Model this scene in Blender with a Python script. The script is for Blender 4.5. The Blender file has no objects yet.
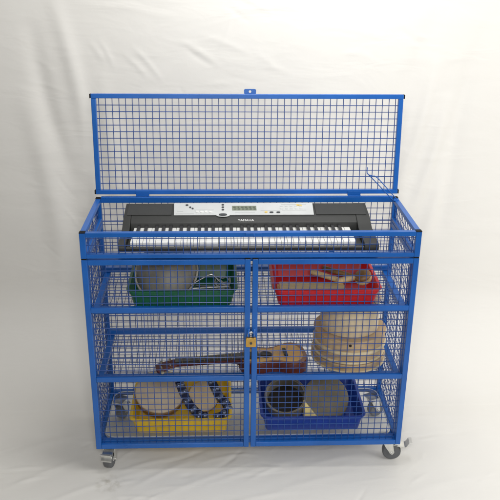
import bpy, bmesh, math, random
from mathutils import Vector, Matrix, Quaternion
random.seed(7)
PI = math.pi
S = bpy.context.scene
COL = S.collection

# ------------------------------------------------------------------ helpers
def link(o, parent=None):
    COL.objects.link(o)
    if parent is not None:
        o.parent = parent
    return o

def thing(name, label, cat, loc=(0, 0, 0), rot=(0, 0, 0), group=None):
    o = bpy.data.objects.new(name, None)
    o.empty_display_size = .05
    link(o)
    o.location = loc
    o.rotation_euler = rot
    tag(o, label, cat, group)
    return o

def tag(o, label, cat, group=None):
    o['label'] = label
    o['category'] = cat
    if group:
        o['group'] = group
    return o

def obj(name, bm, mat, parent=None, smooth=False, bevel=0, segs=2, angle=40):
    bmesh.ops.recalc_face_normals(bm, faces=bm.faces)
    me = bpy.data.meshes.new(name)
    bm.to_mesh(me)
    bm.free()
    mats = mat if isinstance(mat, (list, tuple)) else [mat]
    for m in mats:
        me.materials.append(m)
    for p in me.polygons:
        p.use_smooth = smooth
    o = bpy.data.objects.new(name, me)
    link(o, parent)
    if bevel:
        b = o.modifiers.new('bevel', 'BEVEL')
        b.width = bevel
        b.segments = segs
        b.limit_method = 'ANGLE'
        b.angle_limit = math.radians(angle)
        b.harden_normals = True
        for p in me.polygons:
            p.use_smooth = True
    return o

def B():
    return bmesh.new()

def box(bm, x0, x1, y0, y1, z0, z1, mi=0):
    v = [bm.verts.new((x, y, z)) for z in (z0, z1) for y in (y0, y1) for x in (x0, x1)]
    for f in ((0, 2, 3, 1), (4, 5, 7, 6), (0, 1, 5, 4), (2, 6, 7, 3), (0, 4, 6, 2), (1, 3, 7, 5)):
        bm.faces.new([v[i] for i in f]).material_index = mi

def ring_frame(d):
    d = d.normalized()
    a = Vector((0, 0, 1)) if abs(d.z) < .9 else Vector((1, 0, 0))
    u = d.cross(a).normalized()
    return u, d.cross(u).normalized()

def rod(bm, a, b, r, n=6, mi=0, caps=True):
    a, b = Vector(a), Vector(b)
    u, w = ring_frame(b - a)
    R = []
    for p in (a, b):
        R.append([bm.verts.new(p + (u * math.cos(2 * PI * k / n) + w * math.sin(2 * PI * k / n)) * r) for k in range(n)])
    for k in range(n):
        f = bm.faces.new((R[0][k], R[0][(k + 1) % n], R[1][(k + 1) % n], R[1][k]))
        f.smooth = True
        f.material_index = mi
    if caps:
        bm.faces.new(R[0][::-1]).material_index = mi
        bm.faces.new(R[1]).material_index = mi

def tube(bm, pts, r, n=8, closed=False, mi=0):
    pts = [Vector(p) for p in pts]
    N = len(pts)
    rs = r if isinstance(r, (list, tuple)) else [r] * N
    rings = []
    u = None
    for i, p in enumerate(pts):
        if closed:
            d = pts[(i + 1) % N] - pts[i - 1]
        else:
            d = pts[min(i + 1, N - 1)] - pts[max(i - 1, 0)]
        d.normalize()
        if u is None:
            u, _ = ring_frame(d)
        u = (u - d * u.dot(d)).normalized()
        w = d.cross(u)
        rings.append([bm.verts.new(p + (u * math.cos(2 * PI * k / n) + w * math.sin(2 * PI * k / n)) * rs[i]) for k in range(n)])
    for i in range(N if closed else N - 1):
        A, Bq = rings[i], rings[(i + 1) % N]
        for k in range(n):
            f = bm.faces.new((A[k], A[(k + 1) % n], Bq[(k + 1) % n], Bq[k]))
            f.material_index = mi
    if not closed:
        bm.faces.new(rings[0][::-1]).material_index = mi
        bm.faces.new(rings[-1]).material_index = mi

def lathe(bm, prof, n=48, mi=0, M=None, cap0=True, cap1=True):
    """prof: list of (r, z)"""
    rings = []
    for r, z in prof:
        rings.append([bm.verts.new((r * math.cos(2 * PI * k / n), r * math.sin(2 * PI * k / n), z)) for k in range(n)])
    fs = []
    for A, Bq in zip(rings, rings[1:]):
        for k in range(n):
            fs.append(bm.faces.new((A[k], A[(k + 1) % n], Bq[(k + 1) % n], Bq[k])))
    if cap0:
        fs.append(bm.faces.new(rings[0][::-1]))
    if cap1:
        fs.append(bm.faces.new(rings[-1]))
    for f in fs:
        f.material_index = mi
    if M is not None:
        bmesh.ops.transform(bm, matrix=M, verts=[v for R in rings for v in R])

def prism(bm, poly, axis, a, b, mi=0):
    """polygon (p,q) extruded along axis ('x','y','z') from a to b"""
    def P(p, q, t):
        return {'x': (t, p, q), 'y': (p, t, q), 'z': (p, q, t)}[axis]
    A = [bm.verts.new(P(p, q, a)) for p, q in poly]
    Bq = [bm.verts.new(P(p, q, b)) for p, q in poly]
    n = len(poly)
    fs = [bm.faces.new(A[::-1]), bm.faces.new(Bq)]
    for k in range(n):
        fs.append(bm.faces.new((A[k], A[(k + 1) % n], Bq[(k + 1) % n], Bq[k])))
    for f in fs:
        f.material_index = mi

def smooth_path(pts, per=8, closed=False):
    pts = [Vector(p) for p in pts]
    n = len(pts)
    out = []
    for i in range(n if closed else n - 1):
        g = (lambda j: pts[j % n]) if closed else (lambda j: pts[max(0, min(n - 1, j))])
        p0, p1, p2, p3 = g(i - 1), g(i), g(i + 1), g(i + 2)
        for k in range(per):
            t = k / per
            out.append(.5 * ((2 * p1) + (-p0 + p2) * t + (2 * p0 - 5 * p1 + 4 * p2 - p3) * t * t + (-p0 + 3 * p1 - 3 * p2 + p3) * t ** 3))
    if not closed:
        out.append(pts[-1])
    return out

def copy_obj(o, parent, loc=None):
    c = o.copy()
    link(c, parent)
    if loc is not None:
        c.location = loc
    return c

def align_z(n):
    return Vector((0, 0, 1)).rotation_difference(Vector(n).normalized())

# ------------------------------------------------------------------ materials
def mat(name, col, rough=.5, metal=0, spec=.5, var=.08, vscale=20, bump=0, bscale=80, coat=0, sss=0, stretch=None, trans=0, col2=None, vdist=0.0, chips=None):
    m = bpy.data.materials.new(name)
    m.use_nodes = True
    nt = m.node_tree
    bs = nt.nodes['Principled BSDF']
    bs.inputs['Roughness'].default_value = rough
    bs.inputs['Metallic'].default_value = metal
    bs.inputs['Specular IOR Level'].default_value = spec
    bs.inputs['Coat Weight'].default_value = coat
    if sss:
        bs.inputs['Subsurface Weight'].default_value = sss
        bs.inputs['Subsurface Radius'].default_value = (.01, .006, .004)
    tc = nt.nodes.new('ShaderNodeTexCoord')
    vec = tc.outputs['Object']
    if stretch:
        mp = nt.nodes.new('ShaderNodeMapping')
        mp.inputs['Scale'].default_value = stretch
        nt.links.new(vec, mp.inputs['Vector'])
        vec = mp.outputs['Vector']
    nz = nt.nodes.new('ShaderNodeTexNoise')
    nz.inputs['Scale'].default_value = vscale
    nz.inputs['Detail'].default_value = 6
    nz.inputs['Distortion'].default_value = vdist
    nt.links.new(vec, nz.inputs['Vector'])
    rp = nt.nodes.new('ShaderNodeValToRGB')
    c2 = col2 if col2 else tuple(min(1, c * (1 + var)) for c in col)
    c1 = col if col2 else tuple(c * (1 - var) for c in col)
    rp.color_ramp.elements[0].color = (*c1, 1)
    rp.color_ramp.elements[1].color = (*c2, 1)
    rp.color_ramp.elements[0].position = .3
    rp.color_ramp.elements[1].position = .7
    nt.links.new(nz.outputs['Fac'], rp.inputs['Fac'])
    nt.links.new(rp.outputs['Color'], bs.inputs['Base Color'])
    mr = nt.nodes.new('ShaderNodeMapRange')
    mr.inputs['To Min'].default_value = max(0, rough - .08)
    mr.inputs['To Max'].default_value = min(1, rough + .08)
    nt.links.new(nz.outputs['Fac'], mr.inputs['Value'])
    nt.links.new(mr.outputs['Result'], bs.inputs['Roughness'])
    if chips:
        n3 = nt.nodes.new('ShaderNodeTexNoise')
        n3.inputs['Scale'].default_value = 46
        n3.inputs['Detail'].default_value = 9
        n3.inputs['Roughness'].default_value = .75
        nt.links.new(vec, n3.inputs['Vector'])
        r3 = nt.nodes.new('ShaderNodeMapRange')
        r3.inputs['From Min'].default_value = .70
        r3.inputs['From Max'].default_value = .74
        nt.links.new(n3.outputs['Fac'], r3.inputs['Value'])
        mx = nt.nodes.new('ShaderNodeMix')
        mx.data_type = 'RGBA'
        nt.links.new(r3.outputs['Result'], mx.inputs['Factor'])
        nt.links.new(rp.outputs['Color'], mx.inputs['A'])
        mx.inputs['B'].default_value = (*chips, 1)
        nt.links.new(mx.outputs['Result'], bs.inputs['Base Color'])
    if bump:
        n2 = nt.nodes.new('ShaderNodeTexNoise')
        n2.inputs['Scale'].default_value = bscale
        n2.inputs['Detail'].default_value = 4
        nt.links.new(vec, n2.inputs['Vector'])
        bp = nt.nodes.new('ShaderNodeBump')
        bp.inputs['Strength'].default_value = bump
        bp.inputs['Distance'].default_value = .002
        nt.links.new(n2.outputs['Fac'], bp.inputs['Height'])
        nt.links.new(bp.outputs['Normal'], bs.inputs['Normal'])
    return m

BLUE = mat('blue_powder_coat', (.010, .110, .42), .30, var=.12, vscale=7, bump=.14, bscale=300, chips=(.10, .16, .30))
WIRE = mat('blue_coated_wire', (.007, .058, .255), .36, var=.12, vscale=14)
BLACKP = mat('black_plastic', (.010, .010, .011), .7, spec=.2, bump=.1, bscale=200)
CHROME = mat('zinc_plate', (.80, .80, .77), .32, metal=1, var=.12, vscale=40)
RUBBER = mat('grey_rubber', (.12, .124, .13), .6, bump=.15, bscale=150)
WHEELC = mat('wheel_centre_plastic', (.60, .60, .58), .45)
KBODY = mat('keyboard_charcoal_plastic', (.023, .024, .022), .45, var=.1, vscale=30, bump=.2, bscale=600)
KGRILLE = mat('keyboard_grille', (.036, .037, .034), .55, var=.15, vscale=60, bump=.5, bscale=900)
SILVER = mat('keyboard_silver_panel', (.62, .635, .625), .38, metal=.05, var=.05, vscale=12)
IVORY = mat('white_keys', (.86, .86, .83), .22, var=.02)
EBONY = mat('black_keys', (.010, .010, .011), .3)
LCD = mat('lcd_glass', (.19, .22, .16), .15, var=.04)
LCDINK = mat('lcd_segments', (.03, .04, .03), .4)
INK = mat('dark_print', (.05, .055, .06), .5)
GPRINT = mat('grey_print', (.36, .37, .37), .5)
YDOT = mat('amber_button', (.75, .55, .14), .4)
LOGO = mat('white_print', (.8, .8, .78), .5)
BRASS = mat('brass', (.64, .39, .10), .34, metal=.8, var=.15, vscale=60)
GREEN = mat('green_tray_plastic', (.012, .130, .060), .38, var=.08, sss=.05)
RED = mat('red_tray_plastic', (.62, .018, .022), .36, var=.06, sss=.05)
YELLOW = mat('yellow_tray_plastic', (.80, .52, .030), .38, var=.06, sss=.05)
BLUET = mat('blue_tray_plastic', (.014, .052, .34), .36, var=.08, sss=.05)
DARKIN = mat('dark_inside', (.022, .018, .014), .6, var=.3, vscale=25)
SHELL = mat('pale_rim', (.50, .47, .40), .35, var=.2, vscale=10, bump=.05)
SHELLIN = mat('bowl_inside', (.075, .066, .055), .6, var=.3, vscale=25)
DOME = mat('grey_dome', (.26, .245, .205), .5, var=.35, vscale=8, bump=.15, bscale=90)
STEEL = mat('bright_steel', (.70, .70, .68), .34, metal=1)
PINE = mat('pine_wood', (.60, .41, .19), .5, vscale=9, stretch=(3, 26, 26), col2=(.74, .56, .31), bump=.1, bscale=60, vdist=.6)
PINED = mat('brown_wood', (.20, .10, .035), .45, vscale=9, stretch=(3, 26, 26), col2=(.32, .18, .07), bump=.1, bscale=60, vdist=.6)
OLIVEW = mat('olive_head', (.135, .118, .078), .5, vscale=13, col2=(.22, .19, .125), bump=.1, bscale=60)
SKIN = mat('drum_skin', (.56, .44, .30), .6, vscale=11, col2=(.72, .60, .44), bump=.15, bscale=120)
SKIND = mat('tan_skin', (.58, .43, .24), .5, vscale=9, col2=(.70, .55, .34), bump=.15, bscale=120)
PLYP = mat('pale_ply', (.66, .50, .28), .45, vscale=8, stretch=(5, 5, 12), col2=(.76, .62, .39), bump=.08, bscale=60, vdist=.5)
PLYC = mat('cream_ply', (.64, .51, .32), .5, vscale=5, stretch=(3, 3, 4), col2=(.73, .61, .42), bump=.08, bscale=60, vdist=.5)
PLYT = mat('tan_ply', (.46, .32, .17), .55, vscale=6, stretch=(3, 3, 5), col2=(.60, .44, .26), bump=.1, bscale=60, vdist=.5)
PLYH = mat('drum_hoop', (.62, .50, .29), .5, vscale=6, stretch=(3, 3, 5), col2=(.74, .62, .40))
SKINB = mat('brown_skin', (.44, .31, .17), .55, vscale=10, col2=(.58, .43, .26), bump=.15, bscale=120)
HOLE = mat('dark_hole', (.02, .012, .008), .8)
NAVY = mat('navy_webbing', (.010, .014, .055), .7, var=.25, vscale=60, bump=.5, bscale=300)
DBELL = mat('dark_bells', (.20, .23, .33), .36, metal=.75, var=.3)
UKTOP = mat('amber_soundboard', (.66, .34, .045), .34, vscale=7, stretch=(3, 30, 30), col2=(.78, .46, .09), coat=.5, vdist=.4)
UKEDGE = mat('brown_soundboard_edge', (.20, .065, .015), .3, vscale=7, stretch=(3, 30, 30), col2=(.28, .10, .022), coat=.5, vdist=.4)
UKSIDE = mat('dark_red_lacquer', (.085, .018, .012), .42, vscale=8, stretch=(3, 30, 30), col2=(.13, .03, .02))
UKFB = mat('fretboard', (.025, .018, .015), .4)
YWOOD = mat('yellow_painted_wood', (.86, .70, .30), .45, var=.05, vscale=12)
GREYC = mat('grey_cord', (.30, .31, .30), .6, bump=.2, bscale=300)
GREYD = mat('grey_brown_shell', (.27, .24, .18), .5, var=.2, vscale=12)

def clear_material():
    m = bpy.data.materials.new('clear_plastic_sheet')
    m.use_nodes = True
    nt = m.node_tree
    nt.nodes.remove(nt.nodes['Principled BSDF'])
    out = nt.nodes['Material Output']
    tr = nt.nodes.new('ShaderNodeBsdfTransparent')
    tr.inputs['Color'].default_value = (.95, .96, .965, 1)
    gl = nt.nodes.new('ShaderNodeBsdfGlossy')
    gl.inputs['Roughness'].default_value = .12
    df = nt.nodes.new('ShaderNodeBsdfDiffuse')
    df.inputs['Color'].default_value = (.8, .82, .84, 1)
    fr = nt.nodes.new('ShaderNodeFresnel')
    fr.inputs['IOR'].default_value = 1.35
    m1 = nt.nodes.new('ShaderNodeMixShader')
    nz = nt.nodes.new('ShaderNodeTexNoise')
    nz.inputs['Scale'].default_value = 14
    nz.inputs['Detail'].default_value = 8
    mr = nt.nodes.new('ShaderNodeMapRange')
    mr.inputs['To Min'].default_value = .02
    mr.inputs['To Max'].default_value = .10
    nt.links.new(nz.outputs['Fac'], mr.inputs['Value'])
    nt.links.new(mr.outputs['Result'], m1.inputs['Fac'])
    nt.links.new(tr.outputs[0], m1.inputs[1])
    nt.links.new(df.outputs[0], m1.inputs[2])
    m2 = nt.nodes.new('ShaderNodeMixShader')
    nt.links.new(fr.outputs[0], m2.inputs['Fac'])
    nt.links.new(m1.outputs[0], m2.inputs[1])
    nt.links.new(gl.outputs[0], m2.inputs[2])
    nt.links.new(m2.outputs[0], out.inputs['Surface'])
    return m
CLEAR = clear_material()
CLEAREDGE = mat('frosted_sheet_edge', (.50, .53, .56), .4, var=.1)

# ------------------------------------------------------------------ backdrop cloth
def cloth_material():
    m = bpy.data.materials.new('white_cotton_sheet')
    m.use_nodes = True
    nt = m.node_tree
    bs = nt.nodes['Principled BSDF']
    bs.inputs['Roughness'].default_value = .85
    bs.inputs['Specular IOR Level'].default_value = .2
    tc = nt.nodes.new('ShaderNodeTexCoord')
    nz = nt.nodes.new('ShaderNodeTexNoise')
    nz.inputs['Scale'].default_value = 1.7
    nz.inputs['Detail'].default_value = 5
    nt.links.new(tc.outputs['Object'], nz.inputs['Vector'])
    rp = nt.nodes.new('ShaderNodeValToRGB')
    rp.color_ramp.elements[0].color = (.757, .736, .690, 1)
    rp.color_ramp.elements[1].color = (.807, .788, .745, 1)
    nt.links.new(nz.outputs['Fac'], rp.inputs['Fac'])
    nt.links.new(rp.outputs['Color'], bs.inputs['Base Color'])
    # a scuffed grey-brown mark on the floor in front of one wheel
    mp = nt.nodes.new('ShaderNodeMapping')
    mp.inputs['Location'].default_value = (.548, .075, .105)
    nt.links.new(tc.outputs['Object'], mp.inputs['Vector'])
    ns = nt.nodes.new('ShaderNodeTexNoise')
    ns.inputs['Scale'].default_value = 38
    ns.inputs['Detail'].default_value = 5
    nt.links.new(tc.outputs['Object'], ns.inputs['Vector'])
    ln = nt.nodes.new('ShaderNodeVectorMath')
    ln.operation = 'LENGTH'
    nt.links.new(mp.outputs['Vector'], ln.inputs[0])
    m1 = nt.nodes.new('ShaderNodeMapRange')
    m1.inputs['From Min'].default_value = .0
    m1.inputs['From Max'].default_value = .065
    m1.inputs['To Min'].default_value = .62
    m1.inputs['To Max'].default_value = 0
    nt.links.new(ln.outputs['Value'], m1.inputs['Value'])
    m2 = nt.nodes.new('ShaderNodeMapRange')
    m2.inputs['From Min'].default_value = .42
    m2.inputs['From Max'].default_value = .66
    nt.links.new(ns.outputs['Fac'], m2.inputs['Value'])
    mm = nt.nodes.new('ShaderNodeMath')
    mm.operation = 'MULTIPLY'
    nt.links.new(m1.outputs['Result'], mm.inputs[0])
    nt.links.new(m2.outputs['Result'], mm.inputs[1])
    mx = nt.nodes.new('ShaderNodeMix')
    mx.data_type = 'RGBA'
    nt.links.new(mm.outputs[0], mx.inputs['Factor'])
    nt.links.new(rp.outputs['Color'], mx.inputs['A'])
    mx.inputs['B'].default_value = (.33, .29, .21, 1)
    nt.links.new(mx.outputs['Result'], bs.inputs['Base Color'])
    # crumple: two stretched noises, and the weave
    def noise(scale, rot, st, det):
        mp = nt.nodes.new('ShaderNodeMapping')
        mp.inputs['Rotation'].default_value = rot
        mp.inputs['Scale'].default_value = st
        nt.links.new(tc.outputs['Object'], mp.inputs['Vector'])
        n = nt.nodes.new('ShaderNodeTexNoise')
        n.inputs['Scale'].default_value = scale
        n.inputs['Detail'].default_value = det
        n.inputs['Distortion'].default_value = .7
        nt.links.new(mp.outputs['Vector'], n.inputs['Vector'])
        return n.outputs['Fac']
    a = noise(3.2, (.2, .5, .5), (1, 1, 3.2), 3)
    b = noise(6.5, (.1, -.6, -.35), (1, 3.0, 1.4), 3)
    ad = nt.nodes.new('ShaderNodeMath')
    ad.operation = 'MULTIPLY_ADD'
    ad.inputs[1].default_value = .35
    nt.links.new(b, ad.inputs[0])
    nt.links.new(a, ad.inputs[2])
    bp = nt.nodes.new('ShaderNodeBump')
    bp.inputs['Strength'].default_value = .16
    bp.inputs['Distance'].default_value = .022
    nt.links.new(ad.outputs[0], bp.inputs['Height'])
    w = nt.nodes.new('ShaderNodeTexNoise')
    w.inputs['Scale'].default_value = 420
    nt.links.new(tc.outputs['Object'], w.inputs['Vector'])
    b2 = nt.nodes.new('ShaderNodeBump')
    b2.inputs['Strength'].default_value = .12
    b2.inputs['Distance'].default_value = .001
    nt.links.new(w.outputs['Fac'], b2.inputs['Height'])
    nt.links.new(bp.outputs['Normal'], b2.inputs['Normal'])
    nt.links.new(b2.outputs['Normal'], bs.inputs['Normal'])
    return m

FLOOR = -.105
# creases: in sheet coordinates (x, s): wall points by height, floor points by depth
WALLY, RAD = .85, .42
def s_wall(z):
    return RAD * PI / 2 + (z - FLOOR - RAD)
def s_floor(y):
    return y - (WALLY - RAD)
W_ = lambda x, z: (x, s_wall(z))
F_ = lambda x, y: (x, s_floor(y))
CREASES = [  # (a, b, width, height)
    (W_(-.80, 1.62), W_(-.70, .95), .045, 0.0120), (W_(-.70, .95), W_(-.66, .35), .050, 0.0132),
    (W_(-.90, 1.50), W_(-.78, .85), .050, -0.0132), (W_(-.78, .85), W_(-.72, .30), .06, -0.0108),
    (W_(-.95, 1.2), W_(-.86, .3), .06, 0.0132), (W_(-.62, 1.30), W_(-.60, .3), .05, .010),
    (W_(-.66, 1.45), W_(-.60, 1.36), .018, .006), (W_(-.62, 1.46), W_(-.56, 1.34), .016, .006), (W_(-.52, 1.40), W_(-.42, 1.30), .016, .007),
    (W_(-.48, 1.43), W_(-.36, 1.29), .014, .007), (W_(-.27, 1.45), W_(-.12, 1.36), .017, .008), (W_(-.25, 1.42), W_(-.14, 1.35), .014, -.006),
    (W_(-.19, 1.48), W_(.02, 1.40), .016, .005), (W_(.05, 1.40), W_(.14, 1.34), .018, .005), (W_(.07, 1.35), W_(.2, 1.32), .015, .004),
    (W_(-.7, 1.60), W_(-.3, 1.55), .02, .006), (W_(-.1, 1.57), W_(.3, 1.60), .02, .005),
    (W_(.83, 1.36), W_(.70, .78), .035, .017), (W_(.90, 1.20), W_(.76, .62), .035, .016), (W_(.80, 1.55), W_(.66, .9), .05, -.012),
    (W_(.94, .98), W_(.80, .40), .04, .014), (W_(.74, .75), W_(.70, .2), .04, .010), (W_(1.02, 1.5), W_(.93, .6), .05, -.016),
    (W_(.45, 1.42), W_(.72, 1.33), .02, .004), (W_(.35, 1.52), W_(.6, 1.47), .02, .004),
    (F_(-.95, -.10), F_(-.62, .10), .022, .006), (F_(-.80, -.20), F_(-.40, .00), .018, .006), (F_(-.55, -.02), F_(-.30, .08), .016, .007),
    (F_(-.45, -.10), F_(-.22, .06), .018, .006), (F_(-.35, -.16), F_(.05, .04), .020, .006), (F_(-.20, .04), F_(.00, .10), .014, .006),
    (F_(-.18, -.10), F_(.20, .05), .020, .005), (F_(.05, -.16), F_(.45, -.02), .022, .004), (F_(.2, .0), F_(.5, .09), .018, .004),
    (F_(-.66, .02), F_(-.50, -.03), .014, .005), (F_(-1.0, .10), F_(-.70, .25), .03, .006), (F_(.45, .30), F_(1.0, .34), .022, .004),
    (F_(-.52, -.14), F_(-.47, -.24), .016, .005), (F_(.5, -.2), F_(1.0, -.05), .03, .004), (F_(-.1, -.2), F_(.25, -.13), .015, .004),
]
crs = [(a, b, w * .8, amp * (.45 if a[1] < 0 else .7 if w >= .03 else .25)) for a, b, w, amp in CREASES]
rc = random.Random(11)
for k in range(70):      # short sharp creases in the floor part, mostly raked towards the right
    x, y = rc.uniform(-1.15, 1.15), rc.uniform(-.35, .22)
    L, a = rc.uniform(.06, .28), rc.gauss(.42, .35)
    q = .5 if x > .35 else 1
    crs.append((F_(x, y), F_(x + L * math.cos(a), y + L * math.sin(a) * .7), rc.uniform(.006, .012), rc.uniform(.0012, .0032) * q * rc.choice((1, 1, -1))))
for k in range(46):      # and in the hanging part
    x, z = rc.uniform(-1.1, .9), rc.uniform(.25, 1.65)
    L, a = rc.uniform(.05, .2), rc.gauss(-.6, .5)
    crs.append((W_(x, z), W_(x + L * math.cos(a), z + L * math.sin(a)), rc.uniform(.006, .012), rc.uniform(.0005, .0013) * rc.choice((1, 1, -1))))
import numpy as np
NX, NS = 620, 640
S0, S1 = s_floor(-1.6), s_wall(2.35)
xs = np.concatenate([np.linspace(-3.2, -1.3, 60, endpoint=False), np.linspace(-1.3, 1.3, NX - 120, endpoint=False), np.linspace(1.3, 3.2, 61)])
ss = np.linspace(S0, S1, NS + 1)
XX, SS = np.meshgrid(xs, ss)
HH = .006 * np.sin(2.1 * XX + .7 * SS) * np.sin(1.3 * SS + .57 * XX * XX)
for (ax, a_s), (bx, b_s), wd_, amp in crs:
    m_ = 3.2 * wd_
    i0, i1 = np.searchsorted(xs, [min(ax, bx) - m_, max(ax, bx) + m_])
    j0, j1 = np.searchsorted(ss, [min(a_s, b_s) - m_, max(a_s, b_s) + m_])
    if i1 <= i0 or j1 <= j0:
        continue
    x_, s_ = XX[j0:j1, i0:i1], SS[j0:j1, i0:i1]
    dx, ds = bx - ax, b_s - a_s
    t_ = ((x_ - ax) * dx + (s_ - a_s) * ds) / (dx * dx + ds * ds)
    tc_ = np.clip(t_, 0, 1)
    bow = .03 * math.hypot(dx, ds) * np.sin(PI * tc_) * (1 if amp > 0 else -1)     # creases are bowed
    nx_, ns_ = -ds / math.hypot(dx, ds), dx / math.hypot(dx, ds)
    d2 = (x_ - ax - tc_ * dx - bow * nx_) ** 2 + (s_ - a_s - tc_ * ds - bow * ns_) ** 2
    HH[j0:j1, i0:i1] += amp * (.25 + .75 * np.sin(PI * tc_)) * np.exp(-d2 / (wd_ * wd_))
yf = WALLY - RAD + SS
flat = np.ones_like(HH)
for wx in (-.55, .56):
    for wy in (.03, .35):
        flat *= 1 - np.exp(-((XX - wx) ** 2 + (yf - wy) ** 2) / .006)
HH = np.where(SS < 0, np.minimum(HH * flat, .008) - .0015, HH)
ang = np.clip(SS / RAD, 0, PI / 2)
by = np.where(SS < 0, yf, WALLY - RAD + RAD * np.sin(ang))
bz = np.where(SS < 0, FLOOR, FLOOR + RAD * (1 - np.cos(ang)) + np.maximum(0, SS - RAD * PI / 2))
co_ = np.stack([XX, by - np.sin(ang) * HH, bz + np.cos(ang) * HH], -1).reshape(-1, 3)
idx = np.arange((NX + 1) * (NS + 1)).reshape(NS + 1, NX + 1)
quads = np.stack([idx[:-1, :-1], idx[:-1, 1:], idx[1:, 1:], idx[1:, :-1]], -1).reshape(-1, 4)
me = bpy.data.meshes.new('backdrop')
me.from_pydata(co_.tolist(), [], quads.tolist())
me.materials.append(cloth_material())
me.shade_smooth()
cloth = bpy.data.objects.new('backdrop', me)
link(cloth)
cloth['kind'] = 'structure'
cloth['label'] = 'creased white cotton sheet sweeping from wall to floor'

# ------------------------------------------------------------------ trolley
HX, D, HT = .6, .399, .9066
T = .0205
PITCH = .0254
WR = .0014

def bent(bm, a, d, L, s1, s2, r):
    # one wire, very slightly bowed as welded mesh is
    b1, b2 = random.gauss(0, .0006), random.gauss(0, .0009)
    m = a + d * (L * random.uniform(.35, .65)) + s1 * b1 + s2 * b2
    tube(bm, [a, m, a + d * L], r, 6)

def wire_panel(bm, o, u, v, lu, lv, n, pitch=PITCH, r=WR):
    """welded wire grid: origin o, in-plane unit axes u,v, sizes lu,lv, normal n"""
    o, u, v, n = Vector(o), Vector(u), Vector(v), Vector(n)
    ku, kv = int(lu / pitch), int(lv / pitch)
    ou, ov = (lu - ku * pitch) / 2, (lv - kv * pitch) / 2
    for i in range(ku + 1):
        t = ou + i * pitch + random.uniform(-.0004, .0004)
        if r < t < lu - r:
            a = o + u * t + n * r * .85
            bent(bm, a, v, lv, u, n, r)
    for i in range(kv + 1):
        t = ov + i * pitch + random.uniform(-.0004, .0004)
        if r < t < lv - r:
            a = o + v * t - n * r * .85
            bent(bm, a, u, lu, v, n, r)

X, Y, Z = (1, 0, 0), (0, 1, 0), (0, 0, 1)
trolley = thing('music_trolley', 'blue wire mesh storage trolley on castors with its lid propped open', 'trolley', (0, D / 2, FLOOR))
OFF = -Vector(trolley.location)      # children are modelled in world coordinates and shifted
def tpart(name, bm, m, parent=None, **k):
    bmesh.ops.translate(bm, vec=OFF, verts=bm.verts)
    return obj(name, bm, m, parent or trolley, **k)

ZB = .8085
ZC = .805        # top of the lower cabinet
FY = .027        # front of the carcass behind the doors
# carcass
bm = B()
for sx in (-1, 1):
    x0, x1 = sorted((sx * HX, sx * (HX - T)))
    box(bm, x0, x1, FY, FY + T, 0, ZC)
    box(bm, x0, x1, D - T, D, 0, ZC)
    for z0 in (0.0004, ZC - T - .0004):
        box(bm, x0 + .0004, x1 - .0004, FY + T, D - T, z0, z0 + T)
for z0 in (0.0004, ZC - T - .0004):
    box(bm, -HX + T, HX - T, FY + .0004, FY + T - .0004, z0, z0 + T)
    if z0 < .3:
        box(bm, -HX + T, HX - T, D - T + .0004, D - .0004, z0, z0 + T)
frame = tpart('cabinet_frame', bm, BLUE, bevel=.0022)
# corner gussets that carry the castors
for sx in (-1, 1):
    for y0, sy in ((FY + T, 1), (D - T, -1)):
        bm = B()
        xa = sx * (HX - T)
        prism(bm, [(xa, y0)] + [(xa - sx * (.06 - .06 * math.sin(a)), y0 + sy * (.06 - .06 * math.cos(a))) for a in [PI / 2 * k / 10 for k in range(11)]], 'z', .002, .006)
        tpart('corner_plate', bm, BLUE, frame, bevel=.001)
# side, back and base wire panels
for sx in (-1, 1):
    bm = B()
    wire_panel(bm, (sx * (HX - T / 2), FY + T, T), Y, Z, D - 2 * T - FY, ZC - 2 * T, (sx, 0, 0))
    tpart('side_panel', bm, WIRE)
bm = B()
wire_panel(bm, (-HX + T, D - T / 2, T), X, Z, 2 * HX - 2 * T, ZB - T - .002, Y)
tpart('back_panel', bm, WIRE)
def rr(w, d, r, n=8):
    out = []
    for sx, sy, a0 in ((1, 1, 0), (-1, 1, 90), (-1, -1, 180), (1, -1, 270)):
        for k in range(n + 1):
            a = math.radians(a0 + 90 * k / n)
            out.append((sx * (w / 2 - r) + r * math.cos(a), sy * (d / 2 - r) + r * math.sin(a)))
    return out
def clear_sheet(parent, z, w, d, cy, r=.045):
    pts = rr(w, d, r)
    bm = B()
    bm.faces.new([bm.verts.new((x, y + cy, z)) for x, y in pts])
    sh = tpart('clear_sheet', bm, CLEAR, parent)
    bm = B()
    tube(bm, [(x, y + cy, z + .0008) for x, y in pts], .0024, 6, True)
    tpart('sheet_edge', bm, CLEAREDGE, sh if parent is trolley else parent, smooth=True)
clear_sheet(trolley, .0195, 2 * HX - 2 * T - .012, D - T * 2 - FY - .004, (FY + D) / 2)

# shelves
def shelf(z):
    bm = B()
    xa = HX - T - .0015
    for sx in (-1, 1):
        x0, x1 = sorted((sx * xa, sx * (xa - .022)))
        box(bm, x0, x1, FY + .001, D - T - .003, z - .022, z)
    box(bm, -xa + .022, xa - .022, FY + .0014, FY + .0226, z - .0216, z - .0004)
    box(bm, -xa, xa, D - T - .0236, D - T - .0034, z + .0008, z + .0216)
    s = tpart('shelf', bm, BLUE, bevel=.0018)
    bm = B()
    wire_panel(bm, (-xa + .02, FY + .02, z - .006), X, Y, 2 * xa - .04, D - T - FY - .042, Z, r=.00105)
    tpart('shelf_mesh', bm, WIRE, s)
shelf(.598)
shelf(.3125)

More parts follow.
